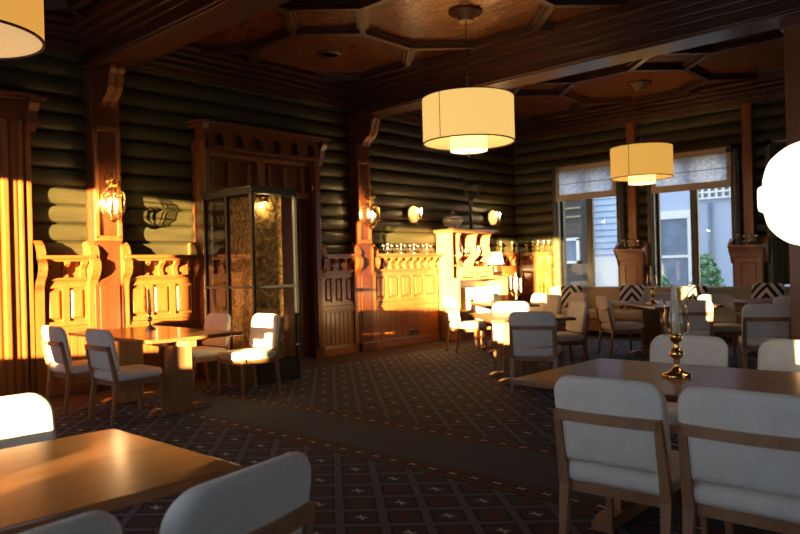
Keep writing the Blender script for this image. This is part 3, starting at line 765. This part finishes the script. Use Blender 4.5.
# ---- pendant drum lamps
def drum(label, x, y, zb, D, hh=.53, grp='drum pendant lamps', power=21, mat=None, disc=False):
    t = thing('pendant_lamp', label, 'lamp', (x, y, zb), 0, grp); R = D/2; n = 64
    MB().lathe([(R, 0), (R, hh), (R-.008, hh), (R-.008, 0), (R, 0)], n=n, cap=False).build('drum_shade', mat or M_SHADE, t)
    mb = MB()
    for z in (-.002, hh-.01): mb.lathe([(R+.003, z), (R+.003, z+.012), (R-.011, z+.012), (R-.011, z), (R+.003, z)], n=n, cap=False)
    mb.box(-R-.002, -.012, 0, -R+.0, -.004, hh)
    mb.build('shade_trim', M_TRIMC, t)
    r = .21
    if disc: MB().lathe([(.0, .004), (R-.012, .004), (R-.012, .010), (0, .010)], n=n, cap=False).build('diffuser', M_DISC, t)
    if not disc: MB().lathe([(r, -.09), (r, .10), (r-.006, .10), (r-.006, -.09), (r, -.09)], n=40, cap=False).build('inner_shade', M_SHADE_IN, t)
    if not disc: MB().lathe([(.0, -.088), (r-.008, -.088), (r-.008, -.082), (0, -.082)], n=40, cap=False).build('diffuser', M_OPAL, t)
    if not disc: MB().tube([(0, 0, -.15), (0, 0, -.09)], .010, 8).build('finial', M_BRASS, t)
    mb = MB()
    for k in range(3):
        a = 2*PI*k/3; mb.tube([(0, 0, hh-.06), ((R-.006)*math.cos(a), (R-.006)*math.sin(a), hh-.02)], .005, 6)
    mb.tube([(0, 0, .012 if disc else -.09), (0, 0, hh)], .012, 8); mb.build('spider_frame', M_IRON, t)
    MB().tube([(0, 0, hh-.01), (0, 0, ZC-zb-.10)], .006, 6).build('cord', M_IRON, t)
    MB().lathe([(.085, ZC-zb-.12), (.085, ZC-zb-.06), (.13, ZC-zb-.055), (.13, ZC-zb-.03), (.19, ZC-zb-.028), (.19, ZC-zb-.002)], n=20).build('canopy', M_BEAM, t)
    l = bpy.data.lights.new('bulb_light', 'POINT'); l.energy = power; l.color = (1, .62, .28); l.shadow_soft_size = .08
    lo = bpy.data.objects.new('bulb_light', l); COL.objects.link(lo); lo.parent = t; lo.location = (0, 0, .30)
    return t
drum('large lit drum lamp hanging in mid room, left of the windows', 6.50, 4.89, 2.705, 1.03, .51)
drum('farther lit drum lamp hanging in front of the windows', 11.16, 4.94, 2.66, .96, .50, mat=M_SHADE2)
drum('drum lamp cut off by the upper left corner', 1.31, 4.52, 2.68, .84, .5, mat=M_SHADE0, disc=True, power=46)

# ---- opal glass pendant near the right edge
t = thing('glass_pendant', 'glaring white bell-shaped glass lamp at the right edge', 'lamp', (3.98, .87, 1.62))
pr = [(.02, -.32), (.16, -.285), (.255, -.20), (.285, -.11), (.30, -.10), (.315, -.08), (.315, .03), (.29, .05), (.285, .09), (.26, .17), (.22, .22), (.15, .27), (.06, .30), (.02, .31)]
def smooth(p, n=5):
    out = []
    for i in range(len(p)-1):
        a, b_, c_, d = p[max(i-1, 0)], p[i], p[i+1], p[min(i+2, len(p)-1)]
        for k in range(n):
            t = k/n; out.append(tuple(.5*((2*b_[j])+(-a[j]+c_[j])*t+(2*a[j]-5*b_[j]+4*c_[j]-d[j])*t*t+(-a[j]+3*b_[j]-3*c_[j]+d[j])*t**3) for j in (0, 1)))
    return out+[p[-1]]
MB().lathe([(r*.84, z*.86+.02) for r, z in smooth(pr)], n=72).build('glass_bell', M_OPAL, t)
MB().tube([(0, 0, .28), (0, 0, 2.47-.0)], .008, 8).build('cord', M_IRON, t)
MB().lathe([(.03, .27), (.05, .29), (.03, .34)], n=16).build('fitting', M_BRASS, t)
MB().lathe([(.07, 2.42), (.09, 2.45), (.09, 2.478)], n=16).build('canopy', M_BRASS, t)

# ---- glass wall lanterns
def lantern(label, x, y, z, power=12):
    t = thing('wall_lantern', label, 'lantern', (x, y, z), 0, 'hexagonal glass lanterns on the pilasters'); n = 6
    mb = MB().lathe([(.055, -.19), (.145, -.09), (.15, .10), (.06, .20)], n=n, cap=False, smooth=False)
    mb.lathe([(.045, .22), (.095, .28), (.085, .33), (.04, .38)], n=n, cap=False, smooth=False); mb.build('glass_body', M_THIN, t)
    mb = MB()
    for k in range(n):
        a = 2*PI*k/n; P = lambda r, zz: (r*math.cos(a), r*math.sin(a), zz)
        mb.tube([P(.055, -.19), P(.145, -.09), P(.15, .10), P(.06, .20)], .005, 6); mb.tube([P(.045, .22), P(.095, .28), P(.085, .33), P(.04, .38)], .004, 6)
    for r, zz in ((.055, -.19), (.145, -.09), (.15, .10), (.06, .20), (.045, .22), (.095, .28)):
        pts = [(r*math.cos(2*PI*k/n), r*math.sin(2*PI*k/n), zz) for k in range(n+1)]
        for p, q in zip(pts, pts[1:]): mb.tube([p, q], .0045, 6)
    mb.build('brass_frame', M_BRASS, t)
    MB().tube([(0, 0, .38), (0, .02, .41), (0, .155, .41)], .009, 8).build('wall_arm', M_BRASS, t)
    for dx in (-.04, .04):
        MB().tube([(dx, 0, -.12), (dx, 0, -.04)], .012, 8).build('candle_tube', M_WAX, t)
        MB().lathe([(.008, -.04), (.02, -.01), (.018, .02), (.002, .055)], (dx, 0, 0), 10).build('bulb', M_BULB, t)
    MB().lathe([(.02, -.23), (.05, -.19), (.05, -.18)], n=12).build('bottom_cup', M_BRASS, t)
    MB().tube([(-.04, 0, -.12), (0, 0, -.19), (.04, 0, -.12)], .006, 6).build('lamp_holder', M_BRASS, t)
    l = bpy.data.lights.new('bulb_light', 'POINT'); l.energy = power; l.color = (1, .6, .25); l.shadow_soft_size = .03
    lo = bpy.data.objects.new('bulb_light', l); COL.objects.link(lo); lo.parent = t; lo.location = (0, 0, .03)
lantern('glass wall lantern above the left wall table', 3.84, 8.025, 2.15)
lantern('glass wall lantern right of the carved doorway', 8.04, 8.025, 2.17, 14)

# ---- reflector sconces
def sconce(label, x, z):
    t = thing('wall_sconce', label, 'wall light', (x, 8.28, z), 0, 'round mirror sconces beside the hutch')
    MB().lathe([(.001, -.015), (.06, -.02), (.13, -.03), (.145, -.045), (.15, -.03), (.15, -.01), (.0, 0)], n=28, axis=1, cap=False).build('reflector', M_REFL, t)
    MB().tube([(0, -.02, -.12), (0, -.10, -.17), (.0, -.17, -.14), (.0, -.17, -.10)], .008, 8).build('arm', M_BRASS, t)
    for dx in (-.05, .05):
        MB().tube([(dx, -.17, -.08), (dx, -.17, .02)], .011, 8).build('candle_tube', M_WAX, t)
        MB().lathe([(.006, .02), (.016, .045), (.012, .07), (.001, .10)], (dx, -.17, 0), 10).build('bulb', M_BULB, t)
    MB().tube([(-.06, -.17, -.085), (.06, -.17, -.085)], .009, 8).build('crossbar', M_BRASS, t)
    l = bpy.data.lights.new('bulb_light', 'POINT'); l.energy = 7; l.color = (1, .58, .24); l.shadow_soft_size = .03
    lo = bpy.data.objects.new('bulb_light', l); COL.objects.link(lo); lo.parent = t; lo.location = (0, -.20, .07)
sconce('mirror sconce left of the tureen on the log wall', 9.32, 2.24); sconce('mirror sconce above the pale lamp, right of the hutch', 11.68, 2.26)

# ---- candlesticks
def candlestick(label, x, y, z, s=1.0, mat=None, glass_=True, rz=0):
    mat = mat or M_BRASS
    t = thing('candlestick', label, 'candlestick', (x, y, z), rz)
    MB().lathe([(.068*s, 0), (.07*s, .006*s), (.062*s, .018*s), (.035*s, .028*s), (.017*s, .045*s), (.013*s, .07*s), (.018*s, .078*s), (.014*s, .085*s), (.032*s, .105*s), (.034*s, .118*s), (.022*s, .138*s), (.012*s, .150*s), (.018*s, .16*s), (.012*s, .168*s), (.026*s, .178*s), (.030*s, .20*s), (.028*s, .215*s), (.02*s, .215*s)], n=24).build('stem', mat, t)
    MB().tube([(0, 0, .20*s), (.002, 0, .30*s), (-.004*s, .006*s, .46*s)], .020*s, 12, .013*s).build('candle', M_WAX, t)
    if glass_:
        MB().lathe([(.030*s, .212*s), (.060*s, .235*s), (.064*s, .28*s), (.052*s, .33*s), (.060*s, .385*s), (.058*s, .385*s), (.050*s, .33*s), (.062*s, .28*s), (.058*s, .237*s), (.030*s, .214*s)], n=28, cap=False).build('glass_chimney', M_THIN, t)
    return t
candlestick('brass candlestick with glass chimney and tall candle on walnut table', 3.56, 1.42, .74)
candlestick('brass candlestick with glass chimney on the dark table before the sofa', 9.45, 4.08, .74, 1.12)
candlestick('silver candlestick with white candle on the table by the sunlit panelling', 3.74, 7.05, .74, .92, M_SILVER, True)
t = thing('candelabra', 'five-armed brass candelabra with white candles below the hutch', 'candelabra', (9.08, 6.02, .74))
MB().lathe([(.08, 0), (.08, .01), (.03, .03), (.012, .06), (.022, .10), (.012, .14), (.02, .18), (.01, .22)], n=20).build('stem', M_BRASS, t)
for k, (a, r, hh) in enumerate(((0, 0, .25), (20, .075, .19), (110, .075, .21), (200, .075, .19), (290, .075, .17))):
    dx, dy = r*math.cos(rad(a)), r*math.sin(rad(a))
    if r: MB().tube([(0, 0, .15), (dx*.6, dy*.6, .12), (dx, dy, .16), (dx, dy, hh)], .006, 6).build('arm', M_BRASS, t)
    MB().tube([(dx, dy, hh), (dx, dy, hh+.20)], .010, 10).build('candle', M_WAX, t)

# ---- small branched holders with glass cups on the piers, ornaments on the panelling cap
def cup_branch(label, x, y, z, along='y', n=3, sp=.09, group='branched glass candle holders'):
    t = thing('branched_candle_holder', label, 'candle holder', (x, y, z), 0 if along == 'y' else PI/2, group)
    MB().lathe([(.05, 0), (.045, .012), (.012, .02), (.009, .12), (.015, .13)], n=14).build('stem', M_SILVER, t)
    for k in range(n):
        a = (k-(n-1)/2)*sp; zz = .10+.02*(k % 2)
        if abs(a) > .01: MB().tube([(0, 0, .06), (0, a*.6, .045), (0, a, .07), (0, a, zz)], .006, 6).build('arm', M_SILVER, t)
        MB().lathe([(.006, zz), (.026, zz+.02), (.032, zz+.055), (.030, zz+.055), (.022, zz+.022), (.004, zz+.006)], (0, a, 0), 14, cap=False).build('glass_cup', M_SILVER, t)
cup_branch('branched candle holder on the pier between the two clear windows', 12.42, 5.74, 1.551, n=4)
cup_branch('branched candle holder on the pier left of the post', 12.42, 3.74, 1.551, n=4)
for x in (8.62, 8.95, 9.28, 9.62): 
    cup_branch({8.62: 'leftmost glass candle holder on the panelling left of the hutch', 8.95: 'second from left glass candle holder on panelling left of hutch', 9.28: 'second from right glass candle holder on panelling left of hutch', 9.62: 'glass candle holder on the panelling next to the hutch'}[x], x, 8.22, 1.556, 'x', 3, .1, 'glass candle holders on the panelling')
def peg(label, x, y):
    t = thing('brass_candle_cup', label, 'candle cup', (x, y, 1.556), 0, 'brass cups along the corner panelling')
    MB().lathe([(.035, 0), (.03, .01), (.01, .02), (.008, .05), (.026, .07), (.012, .09), (.008, .12), (.028, .15), (.03, .20), (.026, .20), (.02, .155), (.0, .15)], n=14).build('turned_body', M_BRASS, t)
    MB().lathe([(.018, .15), (.018, .23), (.0, .235)], n=10).build('candle_stub', M_WAX, t)
peg('brass cup on the panelling left of the room corner', 11.9, 8.22); peg('brass cup on the panelling right beside the room corner', 12.3, 8.22)
for k, yy in enumerate((8.0, 7.86, 7.73, 7.60, 7.48)):
    peg(['brass cup nearest the corner on the window wall panelling', 'second brass cup from the corner on the window wall', 'middle brass cup on the window wall panelling', 'fourth brass cup from the corner on the window wall', 'brass cup nearest the window on the sunlit panelling'][k], 12.5, yy)

# ---- black glazed lobby in front of the doorway
t = thing('glazed_lobby', 'black metal framed glass enclosure in front of the carved doorway', 'glass enclosure', (4.93, 6.86, 0))
def lob(name, mat, x0, y0_, z0, x1, y1_, z1, par=None, bev=0): return MB().box(x0, y0_, z0, x1, y1_, z1, bev).build(name, mat, par or t)
LX, LY, LZ = .66, 1.02, 2.29
for x, y in ((0, 0), (LX-.036, 0), (0, LY-.036), (LX-.036, LY-.036), (0, .51)): lob('post', M_BLACK, x, y, 0, x+.036, y+.036, LZ)
for z0, z1 in ((LZ-.06, LZ), (1.12, 1.15), (.22, .26)):
    mb = MB().box(.0, .045, z0, .04, LY-.045, z1).box(.045, 0, z0, LX-.045, .04, z1).box(LX-.04, .045, z0, LX, LY-.045, z1); mb.build('rail', M_BLACK, t)
mb = MB().box(.005, .045, .0, .035, LY-.045, .22).box(.045, .005, 0, LX-.045, .035, .22).box(LX-.035, .045, 0, LX-.005, LY-.045, .22); mb.build('kick_plate', M_BLACK, t)
lob('top_panel', M_BLACK, -.02, -.02, LZ, LX+.02, LY+.02, LZ+.03)
for z0, z1 in ((.26, 1.12), (1.15, LZ-.06)):
    lob('pane', M_THIN, .018, .045, z0, .024, .50, z1); lob('pane', M_THIN, .018, .545, z0, .024, LY-.045, z1)
    lob('pane', M_THIN, .045, .018, z0, LX-.045, .024, z1)
b = NB('painted_gold_reflections'); v = b.coord('Object'); f = b.noise(v, 6.5, 8, .72, 2.5); g = b.noise(v, 5, 4, .6, 1)
M_GOLDREFL = b.set(Base_Color=b.ramp(f, [(.40, (.07, .04, .012)), (.55, (.40, .26, .08)), (.66, (.75, .54, .20))]), Roughness=.45, Metallic=.2)  # mottled gold paints the warm reflections of the panes
lob('gold_reflection_panel', M_GOLDREFL, .15, .24, .05, LX-.045, .26, 2.26); lob('gold_reflection_panel', M_GOLDREFL, .36, .30, .05, .38, LY-.05, 2.26)  # panels added behind the glass to carry the painted golden reflections
mb = MB(); pts = [(.035+.0*math.cos(k*.9), .0, .3+k*.02) for k in range(90)]
mb.lathe([(.028+.012*math.sin(k*.55), .26+k*.02) for k in range(96)], (.10, .12, 0), 14); mb.build('twisted_column', M_CHAIR, t)
lob('floor_plate', M_BLACK, .04, .04, .0, LX-.04, LY-.04, .03)
l = bpy.data.lights.new('lobby_fill_light', 'POINT'); l.energy = 8; l.color = (1, .68, .30); l.shadow_soft_size = .05  # fill light added inside the enclosure to brighten the gold panels
lo = bpy.data.objects.new('lobby_fill_light', l); COL.objects.link(lo); lo.parent = t; lo.location = (.34, .2, 2.12)
MB().lathe([(.05, 2.15), (.06, 2.20), (.06, 2.28)], (.34, .2, 0), 14).build('fill_light_fitting', M_BRASS, t)  # made-up fitting above the added fill light

# ---- papers
tagb(MB().box(-.11, -.15, 0, .11, .15, .006), 'menu_card', M_WHITE, 'white menu card on the dark table before the sofa', 'menu').location = (9.75, 4.75, .741)

# ================================================================== OUTSIDE
def ext(name, mat, label, cat, mb, **kw): return mb.build(name, mat, label=label, category=cat, **kw)
b = NB('grey_blue_brick'); v = b.coord('Object'); br = b.new('ShaderNodeTexBrick'); mp = b.new('ShaderNodeMapping'); tc = b.new('ShaderNodeTexCoord')
b.l.new(tc.outputs['Object'], mp.inputs[0]); mp.inputs['Rotation'].default_value = (PI/2, 0, PI/2); b.l.new(mp.outputs[0], br.inputs[0])
br.inputs['Color1'].default_value = (.68, .73, .76, 1); br.inputs['Color2'].default_value = (.62, .67, .72, 1); br.inputs['Mortar'].default_value = (.44, .49, .56, 1); br.inputs['Scale'].default_value = 4
M_BRICK = b.set(Base_Color=br.outputs[0], Roughness=.9)
M_GROUND = plain('yard_paving', (.30, .30, .29), .9, 0, .2, 4)
MB().box(12.95, -30, -.4, 60, 60, -.2).build('ground_outside', M_GROUND, kind='structure')
M_DARKW = wood('dark_timber_cladding', (.05, .04, .03), (.11, .085, .06), 1, .8, 0, 5)
M_CREAM = plain('cream_outside_paint', (.78, .74, .64), .8, 0, .1)
M_SIDE = plain('light_blue_siding', (.50, .60, .70), .7, 0, .08, 6)
M_DGL = plain('dark_window_reflection', (.12, .15, .20), .1, 0, .3, 2)
# brick house seen through the middle window
t = thing('brick_house', 'grey brick house beyond the middle window, with tall recessed window', 'building', (22, 8.0, -.2))
MB().box(0, -9, 0, 4, 1.75, 5.4).build('wall', M_BRICK, t)
wf = MB().box(-.12, .20, .4, .05, .30, 2.8).box(-.12, 1.20, .4, .05, 1.30, 2.8).box(-.14, .10, 2.8, .05, 1.40, 3.05).box(-.08, .30, 1.60, .02, 1.2, 1.68).build('window', M_CREAM, t)
MB().box(-.03, .30, .4, .0, 1.20, 2.8).build('window_glass', M_DGL, wf)
mb = MB()
for i in range(16): mb.box(-.12, -3+i*.2, 3.35, -.06, -2.94+i*.2, 3.85)
for z in (3.32, 3.50, 3.68, 3.83): mb.box(-.13, -3.1, z, -.05, .10, z+.05)
mb.build('white_lattice', M_CREAM, t)
MB().tube([(-.1, -.35, .0), (-.1, -.35, 3.2)], .05, 8).build('downpipe', M_DGL, t)
# timber house beyond the corner window
t = thing('timber_house', 'dark timber house with white framed windows beyond the corner window', 'building', (21, 11.35, -.2))
MB().box(0, 0, 0, 4, 8, 5.6).build('wall', M_DARKW, t)
for (y0_, z0) in ((.08, 1.5), (1.6, 1.5), (3.1, 1.5)):
    wf = MB().box(-.08, y0_, z0, .02, y0_+.09, z0+.8).box(-.08, y0_+.9, z0, .02, y0_+.99, z0+.8).box(-.08, y0_, z0, .02, y0_+.99, z0+.09).box(-.08, y0_, z0+.75, .02, y0_+.99, z0+.84).build('window', M_CREAM, t)
    MB().box(-.03, y0_+.09, z0+.09, .01, y0_+.9, z0+.75).build('window_glass', M_DGL, wf)
mb = MB()
for k in range(8): mb.box(-.10, .0, 3.0+k*.28, -.04, 8, 3.05+k*.28)
mb.build('balcony_slats', plain('yellowed_timber', (.32, .27, .13), .8), t)
t = thing('sided_house', 'light blue house with cream lower storey beyond the corner window', 'building', (21.5, 10.85, -.2))
MB().box(0, -1.0, 1.7, 3, .40, 5.6).build('upper_wall', M_SIDE, t)
MB().box(-.1, -1.0, 0, 3, .40, 1.7).build('lower_wall', M_CREAM, t)
mb = MB()
for k in range(18): mb.box(-.03, -1.0, 1.75+k*.2, .02, .40, 1.77+k*.2)
mb.build('siding_shadow_line', M_DGL, t)
# bush
def bush(label, x, y, hgt, seed):
    random.seed(seed); t = thing('bush', label, 'bush', (x, y, -.2)); mb = MB()
    for k in range(1100):
        a = random.uniform(0, 2*PI); zz = random.random()**.8; r = (.55*(1-zz)**.6+.05)*random.random()**.5
        c = Vector((r*math.cos(a), r*math.sin(a), .15+zz*hgt)); d = Vector((random.gauss(0, 1), random.gauss(0, 1), random.gauss(0, .6))).normalized(); e = d.orthogonal().normalized()
        s = random.uniform(.05, .1)
        mb.b.faces.new([mb.b.verts.new(c+d*s), mb.b.verts.new(c+e*s*.5), mb.b.verts.new(c-d*s), mb.b.verts.new(c-e*s*.5)])
    mb.build('foliage', plain('green_leaves', (.16, .30, .14), .7, 0, .3, 8), t)
    mb = MB()
    for k in range(6):
        a = 2*PI*k/6; mb.tube([(0, 0, 0), (.1*math.cos(a), .1*math.sin(a), hgt*.4), (.25*math.cos(a), .25*math.sin(a), hgt*.75)], .02, 6, .006)
    mb.build('branches', M_TRIMC, t)
bush('leafy green bush beyond the middle window, right pane', 19.6, 6.95, 1.5, 5)
bush('small green bush at the foot of the grey brick house', 19.9, 8.35, .95, 9)
